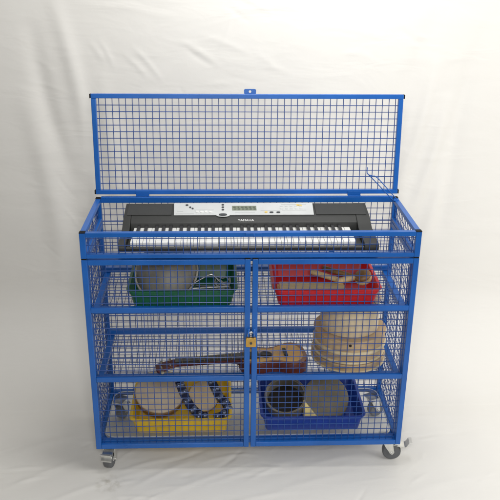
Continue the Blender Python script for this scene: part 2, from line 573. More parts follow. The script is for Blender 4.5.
# doors
def cap(parent, x0, x1, y0, y1, z0, z1):
    bm = B()
    box(bm, x0, x1, y0, y1, z0, z1)
    tpart('end_cap', bm, BLACKP, parent, bevel=.0012)
for x0, x1 in ((-HX, -.0035), (.0035, HX)):
    bm = B()
    zt = ZC - .002
    box(bm, x0, x0 + T, 0, T, 0, zt)
    box(bm, x1 - T, x1, 0, T, 0, zt)
    for z0 in (.0004, .3030, .5940, zt - T - .0004):
        box(bm, x0 + T, x1 - T, .0004, T - .0004, z0, z0 + T)
    d = tpart('door', bm, BLUE, bevel=.0022)
    bm = B()
    wire_panel(bm, (x0 + T, T * .55, T), X, Z, x1 - x0 - 2 * T, zt - 2 * T, Y, r=.00150)
    tpart('door_mesh', bm, WIRE, d)
    for xa in (x0, x1 - T):
        cap(d, xa + .0005, xa + T - .0005, .0006, T - .0006, zt + .0002, zt + .0038)
    # padlock eye on the inner stile
    bm = B()
    xe = -.010 if x0 < 0 else .010
    tube(bm, [(xe, -.010 + .012 * math.cos(a), .5125 + .012 * math.sin(a)) for a in [2 * PI * k / 20 for k in range(20)]], .0028, 8, True)
    box(bm, xe - .006, xe + .006, -.0022, -.0002, .498, .527)
    tpart('lock_eye', bm, BLUE, d, smooth=True)

# upper box
ZB = .8085
bm = B()
BH = .0145
TR = .0175      # height of the top rails
for sx in (-1, 1):
    x0, x1 = sorted((sx * HX, sx * (HX - T)))
    box(bm, x0, x1, 0, T, ZB, HT - .0035)
    box(bm, x0, x1, D - T, D, ZB, HT - .0035)
    for z0, h in ((ZB + .0004, BH), (HT - TR - .0015, TR - .0006)):
        box(bm, x0 + .0004, x1 - .0004, T, D - T, z0, z0 + h)
for z0, h in ((ZB + .0004, BH), (HT - TR - .0015, TR - .0006)):
    box(bm, -HX + T, HX - T, .0004, T - .0004, z0, z0 + h)
    if z0 > .85:
        box(bm, -HX + T, HX - T, D - T + .0004, D - .0004, z0, z0 + h + .0055)
for xx in (-.3, .28):
    box(bm, xx, xx + .02, T, D - T + .004, ZB + .0040, ZB + .0068)
ubox = tpart('keyboard_tray_frame', bm, BLUE, bevel=.0022)
for sx in (-1, 1):
    x0, x1 = sorted((sx * HX, sx * (HX - T)))
    for ya in (0, D - T):
        cap(ubox, x0 - .0004, x1 + .0004, ya - .0004, ya + T + .0004, HT - .0034, HT)
hz0, hz1 = ZB + BH, HT - TR - .0015
for sx in (-1, 1):
    bm = B()
    wire_panel(bm, (sx * (HX - T / 2), T, hz0), Y, Z, D - 2 * T, hz1 - hz0, (sx, 0, 0))
    tpart('tray_side_mesh', bm, WIRE, ubox)
for yy in (T / 2, D - T / 2):
    bm = B()
    zlo = hz0 if yy < .1 else ZB
    wire_panel(bm, (-HX + T, yy, zlo), X, Z, 2 * HX - 2 * T, hz1 - zlo, Y)
    tpart('tray_long_mesh', bm, WIRE, ubox)
bm = B()
rod(bm, (-HX + T, D - T + .004, ZB + .0015), (HX - T, D - T + .004, ZB + .0015), .0022, 8)
tpart('rear_support_rod', bm, WIRE, ubox)

bm = B()
box(bm, -.022, .034, -.0022, -.0002, HT - .0155, HT - .0035)
tpart('staple_plate', bm, BLUE, ubox, bevel=.0008)
bm = B()
tube(bm, [(.006, -.0035 - .0075 * math.sin(a), HT - .0095 + .0065 * math.cos(a)) for a in [PI * k / 10 for k in range(11)]], .0018, 8)
tpart('staple_loop', bm, BLUE, ubox, smooth=True)

# lid (leans back a little, local z up)
LH, TH = .3905, .0849
TL, TS = .0172, .0195   # lid rails, lid stiles
lid_empty = Matrix.Translation(Vector((0, D, HT + .0100)) + OFF) @ Matrix.Rotation(-TH, 4, 'X')
bm = B()
for z0 in (.0, LH - TL):
    box(bm, -HX, HX, 0, TS, z0, z0 + TL)
for sx in (-1, 1):
    x0, x1 = sorted((sx * HX, sx * (HX - TS)))
    box(bm, x0 + .0004, x1 - .0004, .0004, TS - .0004, TL, LH - TL)
lid = obj('lid', bm, BLUE, trolley, bevel=.002)
lid.matrix_local = lid_empty
bm = B()
wire_panel(bm, (-HX + TS, TS / 2, TL), X, Z, 2 * HX - 2 * TS, LH - 2 * TL, Y, r=.00165)
obj('lid_mesh', bm, WIRE, lid)
for sx in (-1, 1):
    for z0 in (0, LH - TL):
        bm = B()
        xa, xb = sorted((sx * HX, sx * (HX + .005)))
        box(bm, xa, xb, .0004, TS - .0004, z0 + .0004, z0 + TL - .0004)
        obj('end_cap', bm, BLACKP, lid, bevel=.0012)
# hasp plate with a hole
bm = B()
def holed_plate(bm, cx, cz, w, h, r, y0, y1, n=32):
    R = {}
    for y in (y0, y1):
        O, I = [], []
        for k in range(n):
            a = 2 * PI * (k + .5) / n
            c, s_ = math.cos(a), math.sin(a)
            t = min(w / 2 / max(1e-6, abs(c)), h / 2 / max(1e-6, abs(s_)))
            O.append(bm.verts.new((cx + c * t, y, cz + s_ * t)))
            I.append(bm.verts.new((cx + c * r, y, cz + s_ * r)))
        R[y] = (O, I)
        for k in range(n):
            bm.faces.new((O[k], O[(k + 1) % n], I[(k + 1) % n], I[k]))
    for q in (0, 1):
        A, C2 = R[y0][q], R[y1][q]
        for k in range(n):
            bm.faces.new((A[k], A[(k + 1) % n], C2[(k + 1) % n], C2[k]))
holed_plate(bm, .006, LH + .0095, .046, .020, .0048, .004, .0075)
obj('hasp', bm, BLUE, lid)
# lid hinges
for xa in (-.4425, .3985):
    bm = B()
    rod(bm, (xa, D + .004, HT + .0078), (xa + .052, D + .004, HT + .0078), .0036, 14)
    box(bm, xa, xa + .052, D - .012, D + .003, HT + .0046, HT + .0062)
    box(bm, xa, xa + .052, D - .0028, D - .0004, HT + .0066, HT + .021)
    tpart('lid_hinge', bm, BLUE, bevel=.0006)
# lid stay: bent rod with a hooked end
bm = B()
pa = [(.579, .352, .898), (.560, .356, .917), (.5, .366, .977), (.470, .371, 1.006), (.4655, .372, 1.014), (.465, .372, 1.034)]
tube(bm, smooth_path(pa, 5), .0019, 8)
pb = [(.589, .350, .908), (.570, .354, .927), (.515, .363, .985), (.497, .366, .999), (.488, .368, 1.000), (.4745, .370, 1.0035)]
tube(bm, smooth_path(pb, 5), .0019, 8)
rod(bm, (.574, .350, .9045), (.594, .350, .9045), .005, 12)
tpart('lid_stay', bm, BLUE, smooth=False)

# castors
def castor(x, y, ang, brake, reach=1):
    """swivel castor; wheel trails along local +x; brake pedal sticks out along +x"""
    e_bm = B()
    hz = -FLOOR
    box(e_bm, -.032, .032, -.028, .028, hz - .004, hz - .0008)
    lathe(e_bm, [(.021, hz - .005), (.024, hz - .009), (.023, hz - .017), (.015, hz - .019)], 24)
    for sy in (-1, 1):      # fork cheeks
        ya, yb = sorted((sy * .0205, sy * .0235))
        prism(e_bm, [(-.017, hz - .018), (.022, hz - .018), (.029, .052), (.030, .036), (.022, .029), (.014, .036), (-.006, hz - .040)], 'y', ya, yb)
    box(e_bm, -.016, .021, -.0205, .0205, hz - .0205, hz - .0180)
    rod(e_bm, (.022, -.028, .0375), (.022, .028, .0375), .0045, 12)
    br = obj('castor', e_bm, CHROME, trolley, bevel=.0008)
    br.location = Vector((x, y, FLOOR)) + OFF
    br.rotation_euler = (0, 0, ang)
    wb = B()
    M = Matrix.Translation((.022, 0, .0375)) @ Matrix.Rotation(PI / 2, 4, 'X')
    lathe(wb, [(.024, -.0165), (.033, -.0165), (.0365, -.013), (.0375, -.007), (.0375, .007), (.0365, .013), (.033, .0165), (.024, .0165)], 40, M=M)
    w = obj('wheel', wb, RUBBER, br, smooth=False, bevel=.0006)
    wb = B()
    lathe(wb, [(.006, -.0178), (.010, -.0178), (.011, -.014), (.0238, -.0135), (.0238, .0135), (.011, .014), (.010, .0178), (.006, .0178)], 32, M=M)
    hb = B()
    A_, B2 = [], []
    n_ = 12
    for rr_ in (.0415, .0430):
        for yy in (-.0205, .0205):
            A_.append([hb.verts.new((.022 + rr_ * math.cos(a), yy, .0375 + rr_ * math.sin(a))) for a in [math.radians(14 + 66 * k / n_) for k in range(n_ + 1)]])
    for p_, q_ in ((0, 1), (2, 3), (0, 2), (1, 3)):
        for k in range(n_):
            hb.faces.new((A_[p_][k], A_[p_][k + 1], A_[q_][k + 1], A_[q_][k]))
    for k in (0, n_):
        hb.faces.new((A_[0][k], A_[1][k], A_[3][k], A_[2][k]))
    obj('wheel_hood', hb, CHROME, br)
    obj('wheel_centre', wb, WHEELC, br, bevel=.0005)
    if brake:
        pb = B()
        prof = [(-.004, hz - .026), (.034, hz - .034), (.056, hz - .041), (.074, hz - .043), (.082, hz - .037), (.090, hz - .022), (.101, hz - .019),
                (.101, hz - .0165), (.088, hz - .019), (.079, hz - .034), (.072, hz - .040), (.056, hz - .038), (.034, hz - .031), (-.004, hz - .023)]
        prof = [(a * (reach if a > .05 else 1), b) for a, b in prof]
        prism(pb, prof, 'y', -.020, .020)
        obj('brake_pedal', pb, CHROME, br, bevel=.0006)
    return br
castor(-.553, .056, math.radians(-100), True, .74)
castor(.560, .060, math.radians(-6), True)
castor(-.553, .350, math.radians(70), False)
castor(.556, .350, math.radians(25), False)

# ------------------------------------------------------------------ keyboard
KX, KY, KZ = -.0075, .038, .8160
kb = thing('electronic_keyboard', 'charcoal electric keyboard with silver control panel lying in the top of the trolley', 'keyboard', (KX, KY, KZ))
HW = .4675
bm = B()
prof = [(.004, .0), (.0, .004), (.0, .016), (.004, .0185), (.007, .0205), (.009, .0125), (.166, .0125), (.1675, .0340), (.171, .0505), (.197, .0615), (.203, .0640), (.304, .0810), (.309, .078), (.309, .006), (.305, .0)]
prism(bm, prof, 'x', -HW + .028, HW - .052)
# end cheeks: slightly higher, tapering to the back
cheek = [(.004, .0), (.0, .004), (.0, .0205), (.006, .0285), (.030, .0310), (.140, .0375), (.1700, .0505), (.185, .0568), (.197, .0618), (.203, .0645), (.304, .0815), (.309, .0785), (.309, .006), (.305, .0)]
prism(bm, cheek, 'x', -HW, -HW + .028)
prism(bm, cheek, 'x', HW - .052, HW)
obj('body', bm, KBODY, kb, bevel=.0025)
# sloping panel frame
P0, P1 = Vector((0, .2045, .0644)), Vector((0, .3025, .0809))
pd = (P1 - P0)
pl = pd.length
pn = Vector((0, -pd.z, pd.y)).normalized()
def pan(x, t, h=0):
    """x in keyboard coords, t 0..1 up the panel, h height above it"""
    q = P0 + pd * t + pn * h
    return Vector((x, q.y, q.z))
def pan_poly(bm, pts, h0, h1, mi=0):
    A = [bm.verts.new(pan(x, t, h0)) for x, t in pts]
    C2 = [bm.verts.new(pan(x, t, h1)) for x, t in pts]
    n = len(pts)
    bm.faces.new(A[::-1])
    bm.faces.new(C2)
    for k in range(n):
        bm.faces.new((A[k], A[(k + 1) % n], C2[(k + 1) % n], C2[k]))
def ell(cx, ct, rx, rt, n=20):
    return [(cx + rx * math.cos(2 * PI * k / n), ct + rt * math.sin(2 * PI * k / n)) for k in range(n)]
def pxx(u):       # panel x from the picture column on the panel
    return -.282 + (u - 173) / (317 - 173) * (.258 + .282) - .0  
def rect(cx, ct, w, t):
    return [(cx - w / 2, ct - t / 2), (cx + w / 2, ct - t / 2), (cx + w / 2, ct + t / 2), (cx - w / 2, ct + t / 2)]
# silver panel with the half-round bulge at its lower edge
bm = B()
L_, R_ = pxx(173), pxx(317)
bx = pxx(223.5)
pts = [(L_, .985), (L_ + .004, .03), (bx - .026, .03)]
pts += [(bx + .026 * math.cos(a), .03 + .13 * math.sin(a)) for a in [PI + PI * k / 12 for k in range(1, 12)]]
pts += [(bx + .026, .03), (R_ - .004, .03), (R_, .985)]
pan_poly(bm, pts, .0012, .0032)
panel = obj('control_panel', bm, SILVER, kb)
for xa, xb in ((-HW + .012, L_ - .006), (R_ + .006, HW - .012)):
    bm = B()
    pan_poly(bm, [(xa, .06), (xb, .06), (xb, .95), (xa, .95)], .0011, .0024)
    obj('speaker_grille', bm, KGRILLE, kb)
bm = B()
lx = (pxx(233) + pxx(258)) / 2
lw = pxx(258) - pxx(233)
pan_poly(bm, rect(lx, .55, lw, .36), .0033, .0042)
lcd = obj('display', bm, LCD, kb)
bm = B()
for k in range(6):
    for r_ in (0, 1):
        ww = lw * .045 * random.choice((.6, 1, 1))
        pan_poly(bm, rect(lx - lw * .40 + k * lw * .16 + r_ * .002, .62 - .15 * r_, ww * 2.2, .055), .0043, .0046)
obj('display_digits', bm, LCDINK, lcd)
bm = B()
pan_poly(bm, ell(bx, .02, .0155, .075), .0033, .0065)
obj('dial', bm, INK, kb)
for u, t in ((197.5, .27), (202, .25), (206.5, .27), (211, .25)):
    bm = B()
    pan_poly(bm, ell(pxx(u), t, .0068, .055), .0033, .0062)
    obj('button', bm, LOGO, kb)
for u, t, rx in ((223.5, .82, .005), (223.5, .62, .005), (223.5, .42, .005), (186.5, .80, .0055), (190, .62, .004), (192.5, .52, .004), (273, .20, .0075), (280, .20, .0075)):
    bm = B()
    pan_poly(bm, ell(pxx(u), t, rx, .05), .0033, .0058)
    obj('button', bm, INK, kb)
for u, t in ((267.5, .22), (301, .78), (304, .74)):
    bm = B()
    pan_poly(bm, ell(pxx(u), t, .006, .05), .0033, .0058)
    obj('button', bm, YDOT, kb)
# rows of small pale buttons right of the display, and printed lines
for k in range(5):
    for r_ in range(2):
        bm = B()
        pan_poly(bm, rect(pxx(284 + 5 * k), .50 + .2 * r_, .010, .075), .0033, .0052)
        obj('button', bm, SILVER, kb)
for u0, u1, t in ((177, 183, .30), (194, 214, .42), (262, 282, .35), (284, 310, .85), (284, 309, .38), (236, 256, .22), (176, 194, .12), (196, 214, .10)):
    bm = B()
    pan_poly(bm, rect(pxx((u0 + u1) / 2), t, pxx(u1) - pxx(u0), .014), .0033, .0036)
    obj('printed_line', bm, GPRINT, panel)
# maker's word on the ledge
cu = bpy.data.curves.new('word', 'FONT')
cu.body = 'YAMAHA'
cu.size = .0148
cu.align_x = 'CENTER'
cu.extrude = .0004
to = bpy.data.objects.new('word_tmp', cu)
COL.objects.link(to)
bpy.context.view_layer.update()
me = bpy.data.meshes.new_from_object(to.evaluated_get(bpy.context.evaluated_depsgraph_get()))
bpy.data.objects.remove(to)
me.materials.clear()
me.materials.append(LOGO)
wo = bpy.data.objects.new('maker_word', me)
link(wo, kb)
wo.location = (-.0135 - KX, .1770, .0531)
wo.rotation_euler = (math.radians(23.9), 0, 0)

# keys
KL, KR = -.4255, .3865           # ends of the keys in keyboard coords
NW = 36
kw = (KR - KL) / NW
key0 = None
for i in range(NW):
    if key0 is None:
        bm = B()
        box(bm, 0.0006, kw - .0006, .0170, .166, .0150, .0318)
        key0 = obj('white_key', bm, IVORY, kb, bevel=.0013)
        k = key0
    else:
        k = copy_obj(key0, kb)
    k.location = (KL + i * kw, 0, random.uniform(-.0003, .0003))
bk0 = None
for i in range(NW - 1):
    if i % 7 in (2, 6):
        continue
    if bk0 is None:
        bm = B()
        w = kw * .27
        prism(bm, [(.074, .030), (.079, .0425), (.166, .0440), (.166, .030)], 'x', -w, w)
        bk0 = obj('black_key', bm, EBONY, kb, bevel=.0012)
        k = bk0
    else:
        k = copy_obj(bk0, kb)
    d = {0: -.0025, 1: .0025, 3: -.003, 4: 0, 5: .003}[i % 7]
    k.location = (KL + (i + 1) * kw + d, 0, 0)

# ------------------------------------------------------------------ padlock
pk = thing('padlock', 'small brass padlock with steel shackle joining the two doors', 'padlock', (0, -.0125, .460))
bm = B()
outl = []
for cxs, czs, a0 in ((.0155, .0035, -90), (.0155, .0325, 0), (-.0155, .0325, 90), (-.0155, .0035, 180)):
    for k in range(5):
        a = math.radians(a0 + 22.5 * k)
        outl.append((cxs + .0035 * math.cos(a), czs + .0035 * math.sin(a)))
prism(bm, outl, 'y', -.0075, .0075)
obj('body', bm, BRASS, pk, bevel=.0012)
bm = B()
rod(bm, (0, -.0088, .016), (0, -.0076, .016), .0048, 16)
obj('keyhole_plate', bm, INK, pk)
bm = B()
pts = [(-.0115, 0, .034)] + [(.0115 * math.cos(a), 0, .0475 + .0115 * math.sin(a)) for a in [PI - PI * k / 14 for k in range(15)]] + [(.0115, 0, .034)]
tube(bm, pts, .003, 10)
obj('shackle', bm, STEEL, pk, smooth=True)

# ------------------------------------------------------------------ trays
def rrect(w, d, r, n=6):
    out = []
    for sx, sy, a0 in ((1, 1, 0), (-1, 1, 90), (-1, -1, 180), (1, -1, 270)):
        for k in range(n + 1):
            a = math.radians(a0 + 90 * k / n)
            out.append((sx * (w / 2 - r) + r * math.cos(a), sy * (d / 2 - r) + r * math.sin(a)))
    return out

def tray(name, label, loc, m, w=.408, d=.302, h=.075, rz=0):
    t = thing(name, label, 'tray', loc, (0, 0, rz), 'plastic trays on the trolley shelves')
    wb, db = w - .045, d - .040          # base
    wt, dt = w - .020, d - .020          # body at the rim
    loops = [(wb - .012, db - .012, 0, .016), (wb - .002, db - .002, .0015, .02), (wb, db, .006, .022),
             (wb + (wt - wb) * .85, db + (dt - db) * .85, h - .020, .026), (wb + (wt - wb) * .86 + .004, db + (dt - db) * .86 + .004, h - .019, .026), (wt + .003, dt + .003, h - .004, .028),
             (w, d, h - .0042, .032), (w, d, h - .0005, .032), (w - .0015, d - .0015, h, .032),
             (wt - .001, dt - .001, h, .028), (wt - .004, dt - .004, h - .002, .026), (wb - .004, db - .004, .008, .020), (wb - .010, db - .010, .0035, .016)]
    bm = B()
    R = []
    for lw_, ld, z, r in loops:
        R.append([bm.verts.new((x, y, z)) for x, y in rrect(lw_, ld, r)])
    n = len(R[0])
    for A, C2 in zip(R, R[1:]):
        for k in range(n):
            bm.faces.new((A[k], A[(k + 1) % n], C2[(k + 1) % n], C2[k]))
    bm.faces.new(R[0][::-1])
    bm.faces.new(R[-1])
    o = obj('tub', bm, m, t, bevel=.0006, segs=1, angle=50)
    # moulded stacking lugs under the rim at both ends
    for sx in (-1, 1):
        xa, xb = sorted((sx * (wt / 2 - .002), sx * (w / 2 - .003)))
        for yy in (-.07, .07):
            bm = B()
            box(bm, xa, xb, yy - .002, yy + .002, h - .016, h - .0045)
            obj('rim_rib', bm, m, t)
    return t
ZS1, ZS2, ZBASE = .5935, .3080, .0205
tray('storage_tray', 'green plastic tray holding a grey domed shell and a metal triangle', (-.252, .184, ZS1), GREEN, h=.070)
tray('storage_tray', 'red plastic tray full of wooden sticks under the keyboard', (.284, .184, ZS1), RED, h=.070)
tray('storage_tray', 'yellow plastic tray holding a drum and navy bell straps', (-.272, .202, ZBASE), YELLOW)
tray('storage_tray', 'dark blue plastic tray on the base holding round drums', (.258, .206, ZBASE), BLUET, w=.425)

# green tray contents -----------------------------------------------------
def orient(o, n, spin=0):
    o.rotation_mode = 'QUATERNION'
    o.rotation_quaternion = align_z(n) @ Quaternion((0, 0, 1), spin)

dome = thing('domed_shell', 'large grey domed round shell with pale rim tilted up in the green tray', 'percussion shell', (-.318, .200, .668))
orient(dome, (-.10, -.66, .74))
bm = B()
pr = [(.001, .078), (.022, .0765), (.045, .071), (.068, .061), (.090, .046), (.106, .028), (.114, .010), (.116, .003)]
lathe(bm, pr + [(.113, .003), (.103, .026), (.087, .043), (.066, .057), (.044, .067), (.001, .074)], 72)
obj('dome', bm, DOME, dome, smooth=True)
bm = B()
tube(bm, [(.1195 * math.cos(a), .1195 * math.sin(a), .0015) for a in [2 * PI * k / 72 for k in range(72)]], .0042, 10, True)
obj('rim', bm, SHELL, dome, smooth=True)

tri = thing('triangle', 'bent steel rod triangle leaning on the green tray rim', 'triangle', (-.152, .110, .625))
bm = B()
A_, B_, C_ = Vector((-.073, -.008, .032)), Vector((.008, .030, .063)), Vector((.062, -.006, .020))
def corner(P, Q, Rr, t=.012):
    a = P + (Q - P).normalized() * t
    b = P + (Rr - P).normalized() * t
    return [a, (a + b) * .25 + P * .5, b]
path = [A_ + (C_ - A_) * .12] + corner(C_, A_, B_) + corner(B_, C_, A_) + corner(A_, B_, C_) + [A_ + (C_ - A_) * .09]
tube(bm, [(C_ - A_) * .16 + A_] + path[1:4] + path[4:7] + path[7:10], .0034, 10)
obj('rod', bm, STEEL, tri, smooth=True)
cd = thing('cord', 'short grey cord loosely coiled at the right end of the green tray', 'cord', (-.105, .150, .604))
bm = B()
cp = []
for k in range(40):
    a = 2 * PI * k / 13
    cp.append((.030 * math.cos(a) * (1 + .12 * math.sin(k * 1.7)), .050 * math.sin(a) * (1 + .1 * math.cos(k)), .006 + .050 * k / 40 + .006 * math.sin(k * 2.3)))
tube(bm, smooth_path(cp, 4), .0028, 8)
obj('strand', bm, GREYC, cd, smooth=True)
bt = thing('beater', 'thin straight steel beater lying below the triangle', 'beater', (-.150, .088, .650))
bm = B()
rod(bm, (-.066, -.012, .006), (.040, .000, .006), .0026, 10)
rod(bm, (.040, .000, .006), (.068, .003, .006), .0052, 12)
obj('rod', bm, STEEL, bt)

# red tray contents --------------------------------------------------------
sl = thing('wooden_slab', 'flat pale wooden board along the front of the red tray', 'wooden board', (.238, .117, .612), (0, 0, math.radians(-2)))
bm = B()
box(bm, -.135, .125, -.038, .040, 0, .020)
obj('board', bm, PINE, sl, bevel=.003)
bm = B()
box(bm, -.128, .118, -.034, .036, .0215, .033)
obj('board_leaf', bm, PINE, sl, bevel=.003)
def stick(label, a, b, r, m):
    a, b = Vector(a), Vector(b)
    t = thing('wooden_stick', label, 'stick', a, group='sticks in the red tray')
    bm = B()
    L = (b - a).length
    lathe(bm, [(r * .55, 0), (r * .9, .002), (r, .006), (r * 1.02, L * .4), (r * .96, L - .008), (r * .85, L - .002), (r * .5, L)], 16)
    o = obj('shaft', bm, m, t, smooth=True)
    orient(o, b - a)
stick('wooden stick lying highest at the left in the red tray', (.238, .205, .664), (.352, .140, .652), .0105, PINE)
stick('darker wooden stick crossing behind the pale one in red tray', (.288, .232, .668), (.415, .160, .655), .0105, PINED)
stick('short pale wooden stick between the crossed sticks and round block', (.330, .128, .656), (.408, .170, .654), .012, PINE)
wbk = thing('wooden_castanet', 'round brown wooden block with dark slit in red tray corner', 'castanet', (.437, .168, .655))
orient(wbk, (-.35, -.22, .91))
for zz, nm in ((.004, 'upper_shell'), (-.004, 'lower_shell')):
    bm = B()
    s_ = 1 if zz > 0 else -1
    pr = [(.031, zz), (.0335, zz + s_ * .004), (.031, zz + s_ * .011), (.022, zz + s_ * .018), (.008, zz + s_ * .021)]
    lathe(bm, pr if s_ > 0 else pr[::-1], 32)
    obj(nm, bm, PINED if s_ > 0 else PINE, wbk, smooth=True)
bm = B()
rod(bm, (0, .024, -.006), (0, .024, .006), .006, 12)
obj('hinge_cord', bm, HOLE, wbk)

# yellow tray contents ------------------------------------------------------
def frame_drum(name, label, loc, n, R, h, shell, skin, group=None, open_front=False, rim=None, spin=0):
    t = thing(name, label, 'drum', loc, group=group)
    orient(t, n, spin)
    w = .007
    bm = B()
    lathe(bm, [(R - w, -h), (R - .001, -h), (R, -h + .001), (R, -.001), (R - .001, 0), (R - w, 0), (R - w, -h)], 64, cap0=False, cap1=False)
    obj('shell', bm, shell, t, bevel=.001, segs=1)
    bm = B()
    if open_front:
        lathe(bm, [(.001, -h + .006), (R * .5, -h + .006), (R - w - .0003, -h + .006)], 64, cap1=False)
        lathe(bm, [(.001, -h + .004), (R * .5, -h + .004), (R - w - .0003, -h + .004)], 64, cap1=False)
    else:
        lathe(bm, [(.001, .0022), (R * .6, .0022), (R - .003, .0018), (R + .0010, .0004), (R + .0014, -.004), (R + .0014, -.012), (R + .0004, -.0125)], 64, cap1=False)
    obj('drum_skin', bm, skin, t, smooth=True)
    if rim:
        bm = B()
        zr = 0.0012 if open_front else -.014
        tube(bm, [((R + .001) * math.cos(a), (R + .001) * math.sin(a), zr) for a in [2 * PI * k / 64 for k in range(64)]], .0026, 8, True)
        obj('hoop', bm, rim, t, smooth=True)
    return t
frame_drum('hand_drum', 'pale skinned hand drum leaning at the left in yellow tray', (-.362, .205, .132), (.06, -.45, .89), .099, .045, PINED, SKIN, rim=PINED)

frame_drum('hand_drum', 'small tan hand drum standing behind the navy straps in yellow tray', (-.185, .235, .084), (.05, -.72, .69), .062, .035, PINED, SKIND, rim=PINED)

def bell_strap(label, pts, dx):
    pts = smooth_path(pts, 6)
    base = Vector(pts[0])
    t = thing('bell_strap', label, 'bell strap', base, group='navy bell straps')
    bm = B()
    hw, th = .0175, .0022
    ring = []
    for i, p in enumerate(pts):
        d = (pts[min(i + 1, len(pts) - 1)] - pts[max(0, i - 1)]).normalized()
        side = d.cross(Vector((0.25, -1, .35))).normalized()
        nn = side.cross(d).normalized()
        q = p - base
        ring.append([bm.verts.new(q + side * a * hw + nn * b * th) for a, b in ((-1, -1), (1, -1), (1, 1), (-1, 1))])
    for A, C2 in zip(ring, ring[1:]):
        for k in range(4):
            bm.faces.new((A[k], A[(k + 1) % 4], C2[(k + 1) % 4], C2[k]))
    bm.faces.new(ring[0][::-1])
    bm.faces.new(ring[-1])
    obj('webbing', bm, NAVY, t, smooth=False)
    i0 = 2
    first = None
    for i in range(3, len(pts) - 1, 5):
        d = (pts[min(i + 1, len(pts) - 1)] - pts[i - 1]).normalized()
        side = d.cross(Vector((0.25, -1, .35))).normalized()
        nn = side.cross(d).normalized()
        if nn.y > 0:
            nn = -nn
        for sgn in (-.45, .5):
            if first is None:
                bm = B()
                bmesh.ops.create_uvsphere(bm, u_segments=18, v_segments=12, radius=.0112)
                bmesh.ops.scale(bm, vec=(1, 1, .88), verts=bm.verts)
                first = obj('bell', bm, DBELL, t, smooth=True)
                b = first
            else:
                b = copy_obj(first, t)
            b.location = pts[i] - base + nn * .009 + side * sgn * .014
            b.rotation_euler = (random.random(), random.random(), 0)
    return t
bell_strap('navy bell strap standing beside the pale drum in yellow tray', [(-.283, .215, .172), (-.272, .205, .140), (-.252, .175, .108), (-.222, .140, .082), (-.19, .115, .070), (-.165, .105, .074)], 0)
bell_strap('navy bell strap hooked over toward the right end of yellow tray', [(-.158, .235, .172), (-.140, .220, .142), (-.118, .190, .112), (-.092, .160, .098), (-.085, .135, .084), (-.110, .110, .072), (-.140, .098, .070)], 0)

# blue tray contents ---------------------------------------------------------
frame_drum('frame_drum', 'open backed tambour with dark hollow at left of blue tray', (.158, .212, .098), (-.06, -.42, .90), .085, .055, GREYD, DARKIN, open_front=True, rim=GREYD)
frame_drum('frame_drum', 'dull olive grey round drum leaning at the right in blue tray', (.326, .200, .090), (.06, -.74, .66), .094, .04, GREYD, OLIVEW)
wd = thing('wooden_wedge', 'pale yellow pointed wedge standing between drums in blue tray', 'wedge', (.250, .092, .0235))
bm = B()
prism(bm, [(-.030, .0), (.055, 0), (.044, .022), (-.0235, .118), (-.029, .117)], 'y', -.012, .012)
obj('block', bm, YWOOD, wd, bevel=.0025)
wd.rotation_euler = (math.radians(-7), 0, math.radians(6))

# ------------------------------------------------------------------ small guitar on the middle shelf
gx, gy = .085, .104
ga = math.radians(7.5)
uk = thing('small_guitar', 'small amber topped guitar with dark red sides lying on the middle shelf', 'guitar', (gx, gy, ZS2), (0, 0, ga))
# outline: x along the body toward the tail (+), half widths
stations = [(-.128, .0), (-.124, .026), (-.114, .042), (-.098, .055), (-.075, .063), (-.05, .064), (-.025, .058), (-.005, .054), (.015, .057), (.04, .069), (.065, .080), (.085, .084), (.105, .080), (.122, .067), (.133, .047), (.1375, .024), (.139, .0)]
top_ = smooth_path([Vector((x, y, 0)) for x, y in stations], 4)
out = [(p.x, p.y) for p in top_] + [(p.x, -p.y) for p in reversed(top_[1:-1])]
DEP = .050
bm = B()
prism(bm, out, 'z', .0, DEP - .003)
obj('body', bm, UKSIDE, uk, bevel=.002, angle=60)
bm = B()
prism(bm, [(x * .985 + .0005, y * .965) for x, y in out], 'z', DEP - .0028, DEP)
sb = obj('soundboard', bm, UKEDGE, uk, bevel=.0008, angle=60)
bm = B()
lathe(bm, [(.026, DEP + .0005), (.026, DEP + .0009)], 40, M=Matrix.Translation((-.022, 0, 0)))
obj('rosette', bm, UKFB, sb)
bm = B()
prism(bm, [(x * .87 + .001, y * .80) for x, y in out], 'z', DEP + .0001, DEP + .0004)
obj('sunburst_centre', bm, UKTOP, sb)
bm = B()
lathe(bm, [(.022, DEP + .0010), (.022, DEP + .0014)], 40, M=Matrix.Translation((-.022, 0, 0)))
obj('sound_hole', bm, HOLE, sb)
bm = B()
box(bm, .048, .062, -.028, .028, DEP + .0005, DEP + .008)
obj('bridge', bm, mat('dark_bridge', (.012, .02, .03), .4), uk, bevel=.002)
# neck
bm = B()
nx0, nx1 = -.372, -.11
NS_ = 10
ringsN = []
for i in range(NS_ + 1):
    t = i / NS_
    x = nx0 + (nx1 - nx0) * t
    hw = .0200 + .005 * t
    dp = .019 + .004 * t + (.024 * max(0, (t - .82) / .18) ** 1.5)
    zt = DEP - .001
    ringsN.append([bm.verts.new((x, hw * math.cos(a), zt - dp * math.sin(a))) for a in [PI * k / 8 for k in range(9)]])
for A, C2 in zip(ringsN, ringsN[1:]):
    for k in range(8):
        bm.faces.new((A[k], A[k + 1], C2[k + 1], C2[k]))
    bm.faces.new((A[8], A[0], C2[0], C2[8]))
bm.faces.new(ringsN[0][::-1])
bm.faces.new(ringsN[-1])
obj('neck', bm, UKSIDE, uk, bevel=.001, angle=60)
bm = B()
prism(bm, [(nx0, -.0200), (-.048, -.0245), (-.048, .0245), (nx0, .0200)], 'z', DEP + .0003, DEP + .004)
fb = obj('fretboard', bm, UKFB, uk, bevel=.0006)
bm = B()
for k in range(12):
    x = nx0 + .30 * (1 - 2 ** (-(k + 1) / 12)) * 1.45
    rod(bm, (x, -.0195, DEP + .0043), (x, .0195, DEP + .0043), .0006, 6)
obj('frets', bm, BRASS, fb)
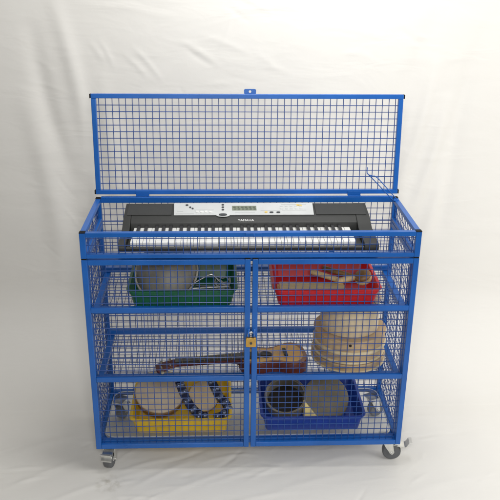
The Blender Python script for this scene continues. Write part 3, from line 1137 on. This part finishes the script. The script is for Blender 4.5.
# headstock, tilted back to the shelf
bm = B()
prism(bm, [(0, -.018), (-.015, -.024), (-.075, -.029), (-.082, -.020), (-.085, 0), (-.082, .020), (-.075, .029), (-.015, .024), (0, .018)], 'z', -.012, .0)
hs = obj('headstock', bm, UKSIDE, uk, bevel=.002)
hs.location = (nx0 + .004, 0, DEP + .001)
hs.rotation_euler = (0, math.radians(-15), 0)
for sy in (-1, 1):
    for k in range(2):
        bm = B()
        xx = -.026 - .034 * k
        rod(bm, (xx, sy * .018, -.001), (xx, sy * .018, .010), .003, 10)
        box(bm, xx - .005, xx + .005, sy * .036 - .006, sy * .036 + .006, -.010, -.003)
        rod(bm, (xx, sy * .022, -.0065), (xx, sy * .034, -.0065), .002, 8)
        obj('tuning_peg', bm, GREYD, hs)
for k in range(4):
    bm = B()
    y = -.0115 + .0077 * k
    rod(bm, (nx0 - .002, y * .85, DEP + .0062), (.052, y * 1.3, DEP + .0088), .0004, 6)
    obj('string', bm, GREYC, uk)

# ------------------------------------------------------------------ stack of drums
DX, DY = .398, .178
def stack_drum(label, z, R, h, shell, hoop, hoop_lo, grp, hole=False, top=None):
    t = thing('hand_drum', label, 'drum', (DX + random.uniform(-.003, .003), DY + (0 if R > .12 else .005), z), (0, 0, random.uniform(-.2, .2)), grp)
    bm = B()
    lathe(bm, [(R - .008, 0), (R - .0015, 0), (R, .0015), (R, h - .002), (R - .0015, h - .0005), (R - .008, h - .0005)], 72)
    obj('shell', bm, shell, t, bevel=.0006, segs=1)
    bm = B()
    lathe(bm, [(R + .0004, h - hoop), (R + .0042, h - hoop + .0006), (R + .0046, h - .002), (R + .0016, h + .0010), (R - .006, h + .0014), (.002, h + .0014)], 72, cap0=False)
    obj('drum_skin', bm, top or SKINB, t, smooth=True, bevel=.0003)
    if hoop_lo:
        bm = B()
        lathe(bm, [(R + .0003, .0006), (R + .0050, .001), (R + .0060, .004), (R + .0052, hoop_lo), (R + .0003, hoop_lo + .0010)], 72, cap0=False, cap1=False)
        obj('hoop', bm, PLYH, t, smooth=True)
    if hole:
        bm = B()
        a = -PI / 2 - .12
        rod(bm, ((R - .004) * math.cos(a), (R - .004) * math.sin(a), h * .74), ((R + .0012) * math.cos(a), (R + .0012) * math.sin(a), h * .74), .0055, 14)
        obj('vent_hole', bm, HOLE, t)
G = 'stacked hand drums'
z = ZS2
stack_drum('shallow tan hand drum at the bottom of the stack', z, .142, .034, PLYT, .012, .007, G)
z += .0362
stack_drum('shallow tan hand drum second from the bottom of the stack', z, .1370, .036, PLYT, .010, .010, G)
z += .0382
stack_drum('wide tan hand drum with a dark vent hole under the cream drum', z, .1385, .060, PLYT, .005, .015, G, hole=True)
z += .0625
stack_drum('smaller deep cream drum on top of the drum stack', z, .1145, .132, PLYC, .010, 0, G, top=SKIN)

# ------------------------------------------------------------------ camera
cam = bpy.data.cameras.new('camera')
co = bpy.data.objects.new('camera', cam)
link(co)
fwd = Vector((0.03991867, 0.92540731, -0.37686578))
rt = Vector((0.99918787, -0.03904056, 0.00997127))
up = Vector((0.00548556, 0.37695776, 0.92621421))
co.matrix_world = Matrix(((rt.x, up.x, -fwd.x, -0.1114875), (rt.y, up.y, -fwd.y, -2.43363228), (rt.z, up.z, -fwd.z, 1.83010901), (0, 0, 0, 1)))
cam.sensor_width = 36
cam.lens = 746.8847 / 500 * 36
cam.clip_end = 100
S.camera = co

# ------------------------------------------------------------------ light
w = bpy.data.worlds.new('World')
S.world = w
w.use_nodes = True
bg = w.node_tree.nodes['Background']
bg.inputs['Color'].default_value = (1, .995, .98, 1)
bg.inputs['Strength'].default_value = .10

def area(name, loc, target, size, power, col=(1, 1, 1), sy=None):
    l = bpy.data.lights.new(name, 'AREA')
    l.energy = power
    l.color = col
    l.shape = 'RECTANGLE'
    l.size = size
    l.size_y = sy or size
    o = bpy.data.objects.new(name, l)
    link(o)
    o.location = loc
    o.rotation_mode = 'QUATERNION'
    o.rotation_quaternion = (Vector(target) - Vector(loc)).to_track_quat('-Z', 'Y')
    return o
area('side_window', (2.4, -.8, 1.2), (.2, .5, .7), 1.6, 33, (1, .998, .985))
area('overhead_lamp', (.25, .15, 2.7), (.2, .85, .9), 1.0, 28, (1, .998, .985))
area('camera_side_lamp', (-.1, -2.6, 2.1), (.05, .5, .75), .6, 38, (1, .99, .97))

S.view_settings.view_transform = 'Standard'
S.view_settings.look = 'None'
S.view_settings.exposure = .10
S.view_settings.gamma = 1
S.render.engine = 'CYCLES'
S.cycles.max_bounces = 8
S.cycles.filter_width = 1.7
try:
    S.cycles.use_denoising = True
except Exception:
    pass
